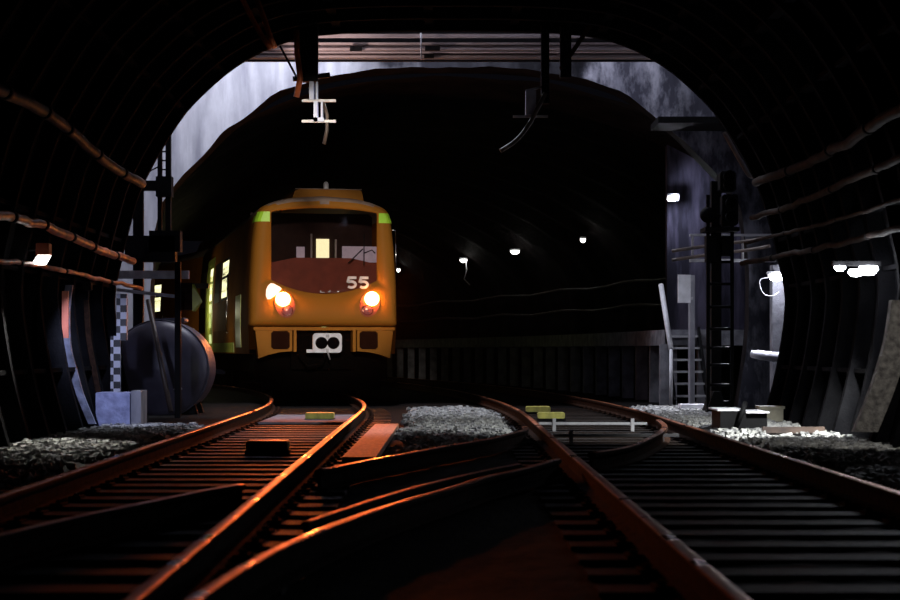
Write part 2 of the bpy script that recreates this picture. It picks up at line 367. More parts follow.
# switch stretcher bars in the right track
for yy, lab in ((22.3,'bright stretcher bar across the right track behind the junction'),(19.2,'dark stretcher bar across the right track nearest the junction')):
    b = MB(); b.bar((xr(yy)-.74,yy,-.06),(xr(yy)+.60,yy,-.06),.05,.03)
    for xx in (-.55,.42): b.box((xr(yy)+xx-.02,yy-.04,-.16),(xr(yy)+xx+.02,yy+.04,.0))
    tag(b.build('stretcher_bar', M['steel'], loc=(xr(yy),yy,-.15)), lab, 'bar')

b = MB(); b.box((xl(25.6)-.60,24.3,-.15),(xl(25.6)+.60,27.2,-.125)); tag(b.build('concrete_pad', M['platc'], loc=(xl(25.6),25.7,-.15)), 'pale flat concrete pad between the rails just before the train', 'pad')
# ballast stones
def stones(regions, name, label, seed):
    rr = random.Random(seed); b = MB()
    for (x0,x1,y0,y1,n) in regions:
        for _ in range(n):
            x = rr.uniform(x0,x1); y = rr.uniform(y0,y1); r = rr.uniform(.018,.04)
            e = min((x-x0)/.35, (x1-x)/.35, (y-y0)/1.6, (y1-y)/1.6, 1.) + .5*noise.noise((x*2.2,y*.8,4.))
            if e < rr.random()*.9: continue
            z = floor_z(x,y)+r*.2
            R = Matrix.Rotation(rr.uniform(0,6),3,'Z') @ Matrix.Rotation(rr.uniform(0,6),3,'X')
            v = [Vector((x,y,z))+R@Vector((sx*r*rr.uniform(.6,1.15), sy*r*rr.uniform(.6,1.1), sz*r*rr.uniform(.5,.9))) for sz in (-1,1) for sx,sy in ((-1,-1),(1,-1),(1,1),(-1,1))]
            b.add(v, [(0,3,2,1),(4,5,6,7),(0,1,5,4),(1,2,6,5),(2,3,7,6),(3,0,4,7)])
    tag(b.build(name, M['stone'], recalc=False), label, 'ballast', kind='stuff')
stones([(-.72,.85,19.6,30,5200),(-.62,.25,17.3,20.6,900)], 'ballast', 'grey ballast stones between the two tracks', 1)
stones([(2.95,4.3,11,20,4200),(2.9,4.3,20,30,5200)], 'ballast', 'bright ballast stones along the right wall', 2)
stones([(-4.3,-3.0,9.5,23,6200)], 'ballast', 'pale ballast stones along the left wall', 3)

# ------------------------------------------------------------------ train
TH = .2
def arc2(pts, n): return [(p.x,p.y) for p in smooth([(a,b_,0) for a,b_ in pts], n)]
HP = [(1.30,.78),(1.32,1.27),(1.31,2.0),(1.27,2.7),(1.215,3.2),(1.16,3.36),(1.0,3.48),(.62,3.59),(0,3.64)]
def body_profile():
    r = HP[:5]+[tuple(p)[:2] for p in smooth([(*q,0) for q in HP[4:]],4)][1:]
    return r+[(-x,z) for x,z in r[::-1]][1:]
BP = body_profile()
WS = [(-.95,2.10)]+[(x,1.85+.25*(x/.95)**2) for x in [-.8+.1*i for i in range(17)]]+[(.95,2.10),(.95,3.34)]+[(x,3.42-.08*(x/.95)**2) for x in [.8-.1*i for i in range(17)]]+[(-.95,3.34)]
OUTL = [p for p in BP if p[1] >= 1.27]
def ray(poly, a, o=(0,2.62)):
    dx,dz = math.cos(a), math.sin(a); best = None
    for i in range(len(poly)):
        p,q = poly[i], poly[(i+1)%len(poly)]; ex,ez = q[0]-p[0], q[1]-p[1]; det = dx*(-ez)+dz*ex
        if abs(det) < 1e-9: continue
        px,pz = p[0]-o[0], p[1]-o[1]
        t = (px*(-ez)+pz*ex)/det; u = (dx*pz-dz*px)/det
        if t > 1e-6 and -1e-6 <= u <= 1+1e-6: best = t if best is None else max(best,t)
    return best
def digit5(x0, z0, w, h, th):
    pts = [(.95,.93),(.24,.93),(.16,.52)]
    for k in range(15):
        a = math.radians(128-k*(268/14)); pts.append((.47+.40*math.cos(a), .335+.265*math.sin(a)))
    pts = [(x0+w*a, z0+h*b_) for a,b_ in pts]; L = []; Rr = []
    for i,p in enumerate(pts):
        a = Vector(pts[max(i-1,0)]); c = Vector(pts[min(i+1,len(pts)-1)]); d = (c-a).normalized(); nrm = Vector((-d.y,d.x))
        k = 1.25 if i in (1,2) else 1.
        L.append(Vector(p)+nrm*th*k/2); Rr.append(Vector(p)-nrm*th*k/2)
    return L, Rr
def carriage(name, label, cat, group, loc, rz, cab):
    t = empty(name, loc, rz); tag(t, label, cat, group); LEN = 14.6; y0 = .25 if cab else 0.
    b = MB(); n = len(BP)
    v = [(x,y0,z) for x,z in BP]+[(x,LEN,z) for x,z in BP]
    f = [(i,i+1,n+i+1,n+i) for i in range(n-1)]+[(n-1,0,n,2*n-1)]+[list(range(n,2*n))]
    for i,ff in enumerate(f): b.add([],[]); b.f.append(list(ff)); b.sm.append(1 < i < n-2); b.mi.append(1 if 6 <= i <= n-8 else 0)
    b.v = v
    if not cab: b.f.append(list(range(n-1,-1,-1))); b.sm.append(False); b.mi.append(0)
    body = b.build('body', [M['oside'], M['roofg']], t, recalc=False)
    # roof unit
    b = MB(); b.prism([(-.46,3.55),(-.34,3.86),(-.27,3.885),(.86,3.885),(.90,3.86),(.96,3.55)], 1.6, 4.4); ru = b.build('roof_unit', M['orange'], t)
    b = MB(); b.prism([(-.34,3.886),(.90,3.886),(.90,3.90),(-.34,3.90)], 1.58, 4.42); b.build('lid', M['roofg'], ru)
    # sides: windows and doors, left and right
    for s in (-1,1):
        def side(z): return s*(lerp_list([(q[1],q[0]) for q in HP[:5]], z)+.008)
        def panel(mb, ya, yb, za, zb, th=.012, mi=0):
            k = 5; zs = [za+(zb-za)*i/k for i in range(k+1)]
            vv = [(side(z)+s*(d-th), yy, z) for d in (0,th) for yy in (ya,yb) for z in zs]
            m_ = k+1; q = lambda d,yy,i: d*2*m_+yy*m_+i; ff = []
            for i in range(k):
                ff += [(q(1,0,i),q(1,1,i),q(1,1,i+1),q(1,0,i+1)),(q(0,0,i),q(0,0,i+1),q(0,1,i+1),q(0,1,i)),(q(0,0,i),q(1,0,i),q(1,0,i+1),q(0,0,i+1)),(q(0,1,i),q(0,1,i+1),q(1,1,i+1),q(1,1,i))]
            ff += [(q(0,0,0),q(0,1,0),q(1,1,0),q(1,0,0)),(q(0,0,k),q(1,0,k),q(1,1,k),q(0,1,k))]
            mb.add(vv, ff, mi=mi)
        if cab:
            b = MB(); panel(b, 1.9,3.1,.9,1.9); b.build('cab_door_panel', M['limed'], t)
        for (ya,yb) in ((5.2,6.8),(7.6,9.0),(12.4,13.8)):
            b = MB(); panel(b, ya-.08,yb+.08,1.9,2.78,.014); w = b.build('side_window', M['cabin'], t)
            if ya > 7: b2 = MB(); panel(b2, ya,yb,1.96,2.72,.022); b2.build('pane', M['cabin'], w); continue
            b2 = MB(); panel(b2, ya,yb,1.96,2.36,.022); panel(b2, ya,yb,2.42,2.72,.022); b2.build('pane', M['litwin'], w)
        b = MB(); panel(b, 9.6,12.0,.86,3.0,.02); d = b.build('door', M['limed'], t)
        b2 = MB(); panel(b2, 9.9,10.7,2.0,2.4,.03); panel(b2, 9.9,10.7,2.45,2.75,.03); b2.build('door_window', M['litwin'], d)
        b2 = MB(); panel(b2, 9.9,10.7,1.0,1.92,.03); b2.build('door_pane', M['litlow'], d)
        b = MB(); panel(b, 3.6,9.5,.80,1.0,.016); b.build('sill_strip', M['limed'], t)
        b = MB(); b.cyl((side(1.3)+s*.05,4.6,1.2),(side(2.4)+s*.05,4.6,2.4),.018,8); b.cyl((side(1.2),4.6,1.2),(side(1.2)+s*.05,4.6,1.2),.015,8); b.cyl((side(2.4),4.6,2.4),(side(2.4)+s*.05,4.6,2.4),.015,8); b.build('grab_rail', M['chrome'], t)
    # running gear
    b = MB(); b.box((-1.05,1.2,.42),(1.05,LEN-.4,.86)); b.build('underframe', M['under'], t)
    for yb in (2.6,11.8):
        g = MB(); g.box((-1.0,yb-1.3,.38),(-.86,yb+1.3,.62)); g.box((.86,yb-1.3,.38),(1.0,yb+1.3,.62)); g.box((-.9,yb-.2,.34),(.9,yb+.2,.6)); bo = g.build('bogie', M['under'], t)
        for yy in (yb-.95,yb+.95):
            w = MB()
            for s in (-1,1): w.lathe([(0,-.07),(.43,-.07),(.44,0),(.39,.01),(.39,.06),(0,.06)] if s < 0 else [(0,-.06),(.39,-.06),(.39,-.01),(.44,0),(.43,.07),(0,.07)], (s*.745-s*.05,yy,.395),'x',24)
            w.cyl((-.72,yy,.395),(.72,yy,.395),.06,10); w.build('wheelset', M['under'], bo)
    if not cab: return t
    # ---- front
    N = 200; inner = [ray(WS, 2*PI*i/N) for i in range(N)]; outer = [ray(OUTL, 2*PI*i/N) for i in range(N)]
    rings = [(0,.25),(.015,.13),(.05,.045),(.10,.012),(.16,0)]
    b = MB(); v = []
    for d,yy in rings:
        for i in range(N):
            r = max(outer[i]-d, inner[i]+.012*(1-d/.16)+.004); a = 2*PI*i/N; v.append((r*math.cos(a), yy, 2.62+r*math.sin(a)))
    for dr,yy in ((0,-.004),(-.015,.05)):
        for i in range(N):
            r = inner[i]+dr; a = 2*PI*i/N; v.append((r*math.cos(a), yy, 2.62+r*math.sin(a)))
    k = len(rings)+2
    b.add(v, [(j*N+i, j*N+(i+1)%N, (j+1)*N+(i+1)%N, (j+1)*N+i) for j in range(k-1) for i in range(N)], True)
    for q,ff in enumerate(b.f):
        if sum(b.v[i][2] for i in ff)/4 > 3.505-.06*abs(b.v[ff[0]][0])**2: b.mi[q] = 1  # shaft light on the mask top put in as grey
    b.build('front_mask', [M['orange'], M['roofg']], t, recalc=False)
    b = MB(); b.add([(0,.02,2.62)]+[((inner[i]-.012)*math.cos(2*PI*i/N), .045, 2.62+(inner[i]-.012)*math.sin(2*PI*i/N)) for i in range(N)], [(0,1+i,1+(i+1)%N) for i in range(N)], True)
    ws = b.build('windscreen', M['glass'], t, recalc=False); tag(ws, 'dark tinted windscreen')
    for s in (-1,1):                                           # lime corner patches
        zs = [3.15,3.2,3.26,3.33]
        b = MB(); v = []
        xo = lambda z: lerp_list([(1.9,1.31),(2.7,1.27),(3.2,1.215),(3.36,1.16)], z)
        for z in zs: v += [(s*.965,-.012,z),(s*(xo(z)-.10),.000,z),(s*(xo(z)-.045),.035,z),(s*(xo(z)-.004),.13,z),(s*(xo(z)+.006),.26,z),(s*(xo(z)+.006),.5,z)]
        b.add(v, [(i*6+j,i*6+j+1,(i+1)*6+j+1,(i+1)*6+j) for i in range(3) for j in range(5)])
        tag(b.build('corner_patch', M['lime'], t), 'lime green corner patch')
    b = MB()
    for x0 in (.385,.60):
        L,Rr = digit5(x0, 1.965, .19, .205, .046); n5 = len(L)
        b.add([(p.x,-.012,p.y) for p in L]+[(p.x,-.012,p.y) for p in Rr]+[(p.x,.0,p.y) for p in L]+[(p.x,.0,p.y) for p in Rr],
              [(i,i+1,n5+i+1,n5+i) for i in range(n5-1)]+[(2*n5+i,i,i+1,2*n5+i+1)[::-1] for i in range(n5-1)]+[(n5+i,n5+i+1,3*n5+i+1,3*n5+i) for i in range(n5-1)])
    tag(b.build('fleet_number', M['white'], t), 'white numerals 55')
    # wiper
    b = MB(); b.tube([(.70,-.01,2.38),(.70,-.02,2.95)],.010,6); b.tube([(.42,-.02,2.42),(.55,-.02,2.55),(.68,-.02,2.68)],.012,6); b.tube([(.70,-.02,2.60),(.84,-.02,2.66),(.90,-.02,2.60)],.012,6); b.build('wiper', M['dark'], t)
    # badge marks under the screen
    b = MB(); b.box((-.08,-.0,1.885),(-.06,-.012,1.92)); b.box((-.08,0,1.885),(.0,-.012,1.893)); b.build('washer_jet', M['steel'], t)
    b = MB(); b.box((.06,0,1.89),(.10,-.012,1.905)); b.box((.09,0,1.89),(.10,-.012,1.93)); b.build('washer_jet', M['steel'], t)
    # cab inside
    b = MB(); b.box((-1.15,.12,1.5),(1.15,.75,2.43)); b.prism([(-.9,2.43),(.9,2.43),(.5,2.52),(-.5,2.52)], .2,.7); b.build('dashboard', M['maroon'], t)
    b = MB(); b.box((-1.14,1.9,1.3),(1.14,1.94,3.45)); cw = b.build('cab_wall', M['cabin'], t)
    sc = 1800/34.3
    def cabrect(x0,y0p,x1,y1p,m,nm):
        X0,X1 = [(x-311.)/sc for x in (x0,x1)]; Z0,Z1 = [.85+(350-q)/sc for q in (y1p,y0p)]
        b = MB(); b.box((X0,1.86,Z0),(X1,1.905,Z1)); return b.build(nm, m, cw)
    tag(cabrect(315.5,239,328,258.5,M['litwin'],'cab_door_window'), 'bright pale yellow window')
    cabrect(341,246,378,262,M['dimwin'],'bulkhead_window'); cabrect(296,247,304,258.5,M['dimwin'],'bulkhead_window')
    for xp,zt in ((310,3.05),(334,2.95)):
        X = (xp-311.5)/sc; b = MB(); b.cyl((X,1.7,2.3),(X,1.7,zt),.018,8); b.build('grab_pole', M['white'], t)
    # lamps
    for s in (-1,1):
        px = (282.5,297.5+2) if s < 0 else (370,298.5)
        lx = (px[0]-323.5)/55.5; lz = .85+(350-px[1])/55.5
        hx, hz = lx-s*.075 , lz-.2
        g = MB(); pr = []
        for i in range(40):
            a = 2*PI*i/40; u,v_ = .175*math.cos(a), .235*math.sin(a); an = -s*.30
            pr.append(((lx+hx)/2+u*math.cos(an)-v_*math.sin(an), (lz+hz)/2+.0+u*math.sin(an)+v_*math.cos(an)))
        g.prism(pr, -.025, .02); ho = g.build('lamp_housing', M['maroon'], t)
        h = MB(); h.lathe([(.125,-.03),(.125,-.05),(.105,-.08),(.06,-.1),(0.001,-.105)], (lx,0,lz),'y',24); tag(h.build('headlamp', M['head'], ho), 'glowing warm headlamp')
        h = MB(); h.lathe([(.10,-.025),(.10,-.05),(.085,-.055),(.085,-.04)], (hx,0,hz),'y',24); h.build('lamp_ring', M['red'], ho)
        h = MB(); h.lathe([(.085,-.04),(.07,-.05),(.03,-.06),(.001,-.062)], (hx,0,hz),'y',24); h.build('tail_lamp', M['pink'], ho)
    b = MB(); b.prism([(-1.03,1.93),(-1.0,2.0),(-.95,2.045),(-.90,2.04),(-.80,1.985),(-.76,1.95),(-.83,1.86),(-.96,1.76),(-1.01,1.76),(-1.035,1.82)], -.02,.01); tag(b.build('glare_patch', M['glow_patch'], t), 'white glare patch above the left headlamp')  # glowing plate standing for glare, not a lamp part
    # bumper panels
    for s in (-1,1):
        g = MB(); g.prism([(s*.575,.83),(s*.575,1.20),(s*1.22,1.20),(s*1.165,.70),(s*.99,.765),(s*.80,.81)], -.02,.30); pn_ = g.build('bumper_panel', M['orange'], t)
        h = MB(); h.box((s*.62,-.035,.865),(s*.945,-.018,1.19-.0), bev=.04); h.build('vent', M['grille'], pn_)
        h = MB(); h.box((s*.50,-.03,.82),(s*.55,.25,1.24)); h.build('corner_post', M['orange'], pn_)
    b = MB(); b.box((-1.25,-.015,1.205),(1.25,.25,1.262)); b.build('buffer_beam', M['orange'], t)
    b = MB(); b.box((-.56,.28,.5),(.56,.4,1.22)); b.box((-1.2,.5,.30),(1.2,.62,.80)); b.prism([(-1.05,.12),(1.05,.12),(1.12,.55),(-1.12,.55)],.42,.5); b.build('front_bulkhead', M['under'], t)
    # coupler
    cxp = (325-323.5)/55.5; cz = .85+(350-343)/55.5
    b = MB(); b.cyl((cxp,-.1,cz),(cxp,.4,cz),.09,16); cp = b.build('coupler', M['under'], t)
    w,h_ = .255,.175; pr = []
    for qx,qz,a0 in ((w-.06,h_-.06,0),(-w+.06,h_-.06,90),(-w+.06,-h_+.06,180),(w-.06,-h_+.06,270)):
        for k in range(5): a = math.radians(a0+k*22.5); pr.append((cxp+qx+.06*math.cos(a), cz+qz+.06*math.sin(a)))
    b = MB(); b.prism(pr, -.18,-.1); b.box((cxp-.36,-.14,cz-h_),(cxp-.2,-.1,cz-h_+.06)); fc = b.build('coupler_face', M['white'], cp)
    for xx in (-.105,.105):
        b = MB(); b.lathe([(.108,-.16),(.108,-.19),(.09,-.20),(.001,-.20)], (cxp+xx,0,cz),'y',24); b.build('coupler_socket', M['under'], cp)
    b = MB(); b.box((cxp-.03,-.195,cz+.1),(cxp+.03,-.17,cz+.15)); b.build('latch', M['steel'], cp)
    b = MB(); b.box((cxp-.02,-.2,cz-.16),(cxp+.02,-.17,cz-.10)); b.cyl((cxp+.0,-.185,cz-.15),(cxp+.05,-.15,cz-.30),.015,8); b.build('release_lever', M['steel'], cp)
    b = MB(); b.tube([(-.45,.1,.75),(-.3,-.05,.55),(-.05,-.05,.6),(.05,0,.85)],.025,8); b.build('brake_hose', M['under'], t)
    b = MB(); b.lathe([(.05,0),(.05,.10),(.035,.14),(.001,.155)], (.25,1.75,3.90),'z',16); b.build('antenna', M['white'], t)
    b = MB(); b.cyl((1.33,.35,2.1),(1.33,.35,3.1),.012,8); b.cyl((1.26,.35,2.15),(1.33,.35,2.15),.012,8); b.cyl((1.24,.35,3.05),(1.33,.35,3.05),.012,8); b.build('hand_rail', M['chrome'], t)
    return t
FX, FY = (324.6-450)/55.5, 32.43
train = carriage('metro_train', 'orange metro train numbered 55 with lit headlamps facing the camera', 'train', None, (FX,FY,0), TH, True)
train.scale = (1.022,1,1)
y2 = 15.0; bx, by = FX-math.sin(TH)*y2, FY+math.cos(TH)*y2
carriage('metro_carriage', 'orange carriage coupled behind the leading train car numbered 55', 'train carriage', None, (bx,by,0), TH+.16, False)

# ------------------------------------------------------------------ platform, stairs, board
PE = 3.95
def pe(y): return PE+cx(y)
pl = empty('platform', (PE,31,-.2)); tag(pl, 'long concrete platform on posts along the right of the far tunnel', 'platform')
b = MB(); v = []; ys = [31+1.2*i for i in range(32)]
for y in ys:
    x = pe(y); w = 5.9*1.24-1.-PE
    v += [(x-PE, y-31, 1.40-.27),(x-PE, y-31, 1.40),(x-PE+w+.3, y-31, 1.40),(x-PE+w+.3, y-31, 1.40-.27)]
b.add(v, [(i*4+j, i*4+(j+1)%4, (i+1)*4+(j+1)%4, (i+1)*4+j) for i in range(len(ys)-1) for j in range(4)]+[(0,1,2,3),tuple(len(v)-4+j for j in (3,2,1,0))])
b.build('slab', M['platc'], pl)
for i in range(26):
    y = 31.5+1.35*i; b = MB(); x = pe(y)-PE
    b.box((x+.08,y-31-.1,.05),(x+.30,y-31+.1,1.14)); b.build('post', M['platc'], pl)
b = MB(); b.box((PE-PE+.34,.15,.05),(PE-PE+.54,.35,1.14)); b.build('post', M['platc'], pl)
# end beam of the platform reaching to the stair
st = empty('stairs', (3.8,30.2,-.1)); tag(st, 'short steel stairs with open treads climbing to the platform end', 'stairs')
SX0, SX1 = P(671,350,30.3).x, P(704,350,30.3).x
for i in range(6):
    z = -.1+.2*(i+1); y = 29.85+.2*i
    b = MB(); b.box((SX0-3.8,y-30.2,z-.035+.1),(SX1-3.8,y-30.2+.24,z+.1)); b.build('tread', M['steel'], st)
for x in (SX0,SX1):
    b = MB(); b.bar((x-3.8,29.8-30.2,.06),(x-3.8,31.0-30.2,1.28),.04,.2); b.build('stringer', M['dark'], st)
b = MB(); b.tube([P(671,349,29.8)-Vector((3.8,30.2,-.1)), P(661,285,30.6)-Vector((3.8,30.2,-.1))],.045,8); b.cyl(P(671,349,29.8)-Vector((3.8,30.2,-.1)), P(671,405,29.8)-Vector((3.8,30.2,-.1)),.03,8); tag(b.build('handrail', M['white'], st), 'white sloping handrail')
b = MB(); p = P(664,404,29.9); b.box((p.x-.07,29.85,-.12),(p.x+.07,30.0,.95)); tag(b.build('support_post', M['platc'], loc=(p.x,29.9,-.12)), 'pale concrete post left of the stairs foot under the handrail', 'post')
nb = empty('notice_board', (P(691.5,400,29.6).x,29.6,-.12), .45); tag(nb, 'blank white notice board on a grey post by the stairs', 'sign')
b = MB(); b.box((-.045,-.03,0),(.045,.03,2.2)); b.build('post', M['conc'], nb)
x0 = P(674,0,29.6).x-nb.location.x; x1 = P(688.5,0,29.6).x-nb.location.x
b = MB(); b.box((x0,-.05,P(0,303,29.6).z+.12),(x1,-.03,P(0,275,29.6).z+.12)); b.build('panel', M['white'], nb)
b = MB(); b.box((x1-.02,-.035,P(0,300,29.6).z+.12),(.0,-.02,P(0,297,29.6).z+.12)); b.build('bracket', M['steel'], nb); b = MB(); b.box((x1-.02,-.035,P(0,281,29.6).z+.12),(.0,-.02,P(0,278,29.6).z+.12)); b.build('bracket', M['steel'], nb)
p = P(692,410,28.3); b = MB(); b.box((p.x-.19,28.1,-.13),(p.x+.19,28.5,.0)); tag(b.build('kerb_block', M['white'], loc=(p.x,28.3,-.13)), 'low white block on the ballast at the foot of the stairs', 'block')

# ------------------------------------------------------------------ signal mast and ladder
SM = 26.6; sm = empty('signal_mast', (P(720,0,SM).x, SM, -.12)); tag(sm, 'black signal mast with ladder and signal heads right of the stairs', 'signal')
ox = sm.location.x; oz = -.12
def L(x,y,Y=SM): p = P(x,y,Y); return (p.x-ox, p.y-SM, p.z-oz)
for x in (708,732):
    b = MB(); b.bar((L(x,0)[0],0,0),(L(x,0)[0],0,L(x,195)[2]),.05,.05); b.build('stile', M['dark'], sm)
for yy in (240,262,284,307,329,348,365,385,402):
    b = MB(); b.cyl((L(708,0)[0],0,L(0,yy)[2]),(L(732,0)[0],0,L(0,yy)[2]),.022,8); b.build('rung', M['dark'], sm)
b = MB(); b.box((L(713,0)[0],.15,0),(L(723,0)[0],.3,L(0,180)[2])); b.build('pole', M['dark'], sm)
b = MB(); a,c = L(702,412), L(733,412); b.prism([(L(704,0)[0],0),(L(728,0)[0],0),(L(720,0)[0],.36),(L(713,0)[0],.36)], -.1,.4); b.build('base', M['dark'], sm)
def head(x0,y0,x1,y1,nm):
    b = MB(); p,q = L(x0,y1), L(x1,y0); b.box((p[0],-.12,p[2]),(q[0],.16,q[2]), bev=.03); h = b.build(nm, M['dark'], sm)
    xc = (p[0]+q[0])/2
    for k in (.28,.72):
        z = p[2]+(q[2]-p[2])*k; g = MB(); g.lathe([(.075,-.12),(.085,-.26),(.080,-.26),(.07,-.13),(0.001,-.125)], (xc,0,z),'y',18); g.build('hood', M['dark'], h)
head(719,172,735,192,'signal_head'); head(721,195,737,226,'signal_head')
b = MB(); p = L(708,215); b.lathe([(.001,-.06),(.11,-.06),(.12,0),(.11,.05),(.001,.05)], (p[0],0,p[2]),'y',24); b.cyl((p[0],0,p[2]),(p[0]+.2,.05,p[2]),.02,8); b.build('round_signal', M['dark'], sm)
b = MB(); b.box((L(703,0)[0],-.25,L(0,232)[2]),(L(737,0)[0],.3,L(0,228)[2])); b.box((L(706,0)[0],-.05,L(0,262)[2]),(L(716,0)[0],.15,L(0,236)[2])); b.box((L(722,0)[0],-.05,L(0,256)[2]),(L(731,0)[0],.15,L(0,236)[2])); b.build('cage', M['dark'], sm)

# ------------------------------------------------------------------ point machine and boxes, right
pm = empty('point_machine', (P(738,0,21.3).x,21.3,-.13)); tag(pm, 'dark point machine with pale lids on the bright ballast', 'point machine')
ox = pm.location.x
b = MB(); b.box((P(716,0,21.3).x-ox,-.35,.0),(P(741,0,21.3).x-ox,.35,.27)); b.box((P(741,0,21.3).x-ox,-.28,.0),(P(763,0,21.3).x-ox,.3,.24)); b.build('casing', M['dark'], pm)
for xa,xb,z in ((713,740,.272),(741,764,.245)):
    b = MB(); b.box((P(xa,0,21.3).x-ox,-.37,z),(P(xb,0,21.3).x-ox,.37,z+.018)); b.build('lid', M['white'], pm)
b = MB(); b.tube([(P(732,0,21.3).x-ox,-.36,.1),(P(738,0,21.3).x-ox,-.42,.3),(P(741,0,21.3).x-ox,-.3,.36)],.03,8); b.build('handle', M['dark'], pm)
p = P(770,418,24.0); jb = empty('junction_box', (p.x,24.0,-.13)); tag(jb, 'cream box with overhanging lid behind the point machine', 'box')
b = MB(); b.box((-.15,-.15,0),(.15,.15,.2)); b.build('casing', M['cream'], jb)
b = MB(); b.box((-.17,-.17,.2),(.17,.17,.235)); b.build('lid', M['cream'], jb)
b = MB(); b.bar((P(762,0,20.4).x,20.4,-.055),(P(824,0,20.4).x,20.4,-.055),.09,.07); tag(b.build('rod', M['cable'], loc=(3.9,20.4,-.09)), 'long flat steel rod lying on ballast right of the point machine', 'rod')

# right head wall pilaster, shelf, ledge
b = MB(); p = P(779,0,28.6); b.box((p.x-.12,28.5,-.2),(p.x+.16,28.75,2.2)); tag(b.build('pilaster', M['platc'], loc=(p.x,28.6,-.2)), 'grey concrete pillar below the right wall lamp', 'pillar')
b = MB(); b.tube([P(752,354,28.2),P(760,355,28.1),P(775,357,28.0),Vector((6.19,28.4,.66))],[.06,.075,.08,.08],12); tag(b.build('pipe_stub', M['conc']), 'fat grey pipe end sticking left from the right shaft wall', 'pipe')
b = MB(); b.box((P(652,0,29.8).x,28.9,P(0,122,29.6).z-.1),(5.6,HW-.01,P(0,122,29.6).z)); tag(b.build('shade_shelf', M['dark'], loc=(4.3,29.7,4.5)), 'added dark steel shelf shading the right head wall', 'shelf')  # shelf added to throw shade on the wall below

# ------------------------------------------------------------------ lamps
def bulkhead(px, py, Y, w, label, m, name='wall_lamp', arm=True, cat='lamp', group=None):
    p = P(px,py,Y); t = empty(name, p); tag(t, label, cat, group)
    b = MB(); b.box((-w/2,-.05,.03),(w/2,.06,.09), bev=.02); b.build('housing', M['steel'], t)
    b = MB(); b.lathe([(.001,-.07),(w*.28,-.05),(w*.42,0),(w*.42,.03),(.001,.03)], (0,0,0),'z',16); tag(b.build('bulb', m, t), 'glowing lens')
    if arm: b = MB(); b.tube([(0,.06,.06),(0,.25,.10),(.0,.45,.12)],.015,8); b.build('arm', M['dark'], t)
    return t
def plight(px, py, Y, e, col, r=.06, dz=-.12, dy=-.1):
    l = bpy.data.lights.new('lamp_light','POINT'); l.energy = e; l.color = col; l.shadow_soft_size = r
    o = bpy.data.objects.new('lamp_light', l); C.objects.link(o); p = P(px,py,Y); o.location = (p.x,p.y+dy,p.z+dz); return o
wl = bulkhead(776.5,277,28.2,.30,'white lamp with a looped cable on the right shaft wall', M['bulb'])
plight(776.5,277,28.2,15,(.85,.88,1))
b = MB(); b.tube(smooth([q-P(776.5,277,28.2) for q in (P(771,277,28.2),P(761,279,28.2),P(760,286,28.2),P(764,294,28.2),P(772,296,28.2),P(779,292,28.2))],6),.008,8); tag(b.build('cable', M['steel'], wl), 'thin white cable hanging in a loop')
b = MB(); v0 = 33.0
b.box((3.98,v0,1.19),(6.6,v0+.25,5.3)); struct(b.build('wall_bay', M['bay']), 'stained side wall standing on the platform end')
fl = empty('lamp_cluster', P(856,270,19.0)); tag(fl, 'dazzling cluster of three white lamps on the right lining', 'lamp')
b = MB(); b.bar((-.24,.06,.07),(.27,.06,.07),.08,.05); b.build('bracket', M['dark'], fl)
for x,z,r in ((-.17,.02,.06),(.0,-.025,.085),(.13,.0,.105)):
    b = MB(); b.lathe([(.001,-r*.55),(r*.6,-r*.45),(r,0),(r*.9,r*.35),(.001,r*.45)], (x,0,z),'z',18); b.build('bulb', M['bulb'], fl)
plight(856,270,19.0,5,(.9,.93,1))
f2 = empty('floodlight', P(673,198,32.5)); tag(f2, 'small white floodlight high on the wall left of the signal heads', 'lamp')
b = MB(); b.box((-.11,-.02,-.05),(.11,.08,.08), bev=.02); b.build('housing', M['steel'], f2)
b = MB(); b.box((-.10,-.035,-.06),(.06,-.018,.03), bev=.02); b.build('lens', M['bulb'], f2)
b = MB(); b.tube([(.05,.08,.02),(.05,.4,.05)],.02,8); b.build('arm', M['dark'], f2)
def far_fit(px, py, ins):
    best = None
    for i in range(500):
        Y = 32+44*i/499; p = P(px,py,Y)
        d = abs(p.x-cx(Y)-(1.24*lerp_list(FAR, p.z)-ins)) if p.z < 5.5 else 99
        if best is None or d < best[0]: best = (d,Y)
    return best[1]
for px,py,w,lab in ((463.5,260.5,.34,'far tunnel lamp with a cord hanging below it'),(515,252,.40,'brightest lamp in the far tunnel, third from the train'),(583,240,.2,'small round lamp in the far tunnel, nearest the signal mast'),(398.5,270,.2,'tiny far lamp close to the right edge of the train')):
    Y = far_fit(px,py,.5)
    lp = bulkhead(px,py,Y,w*.8,lab,M['farbulb'],'tunnel_lamp',cat='lamp')
    if px == 463.5:
        b = MB(); b.tube([P(u,v_,Y)-P(px,py,Y) for u,v_ in ((466,261.5),(467,270),(464,279),(470,285))],.02,6); b.build('hanging_cord', M['white'], lp)
    plight(px,py,Y,.7,(1,.95,.85))
q = P(673,198,32.4); spot((q.x,q.y-.1,q.z-.02), (q.x+.7,33.0,q.z-.3), 26, (.75,.76,1), 140, .6, .05)
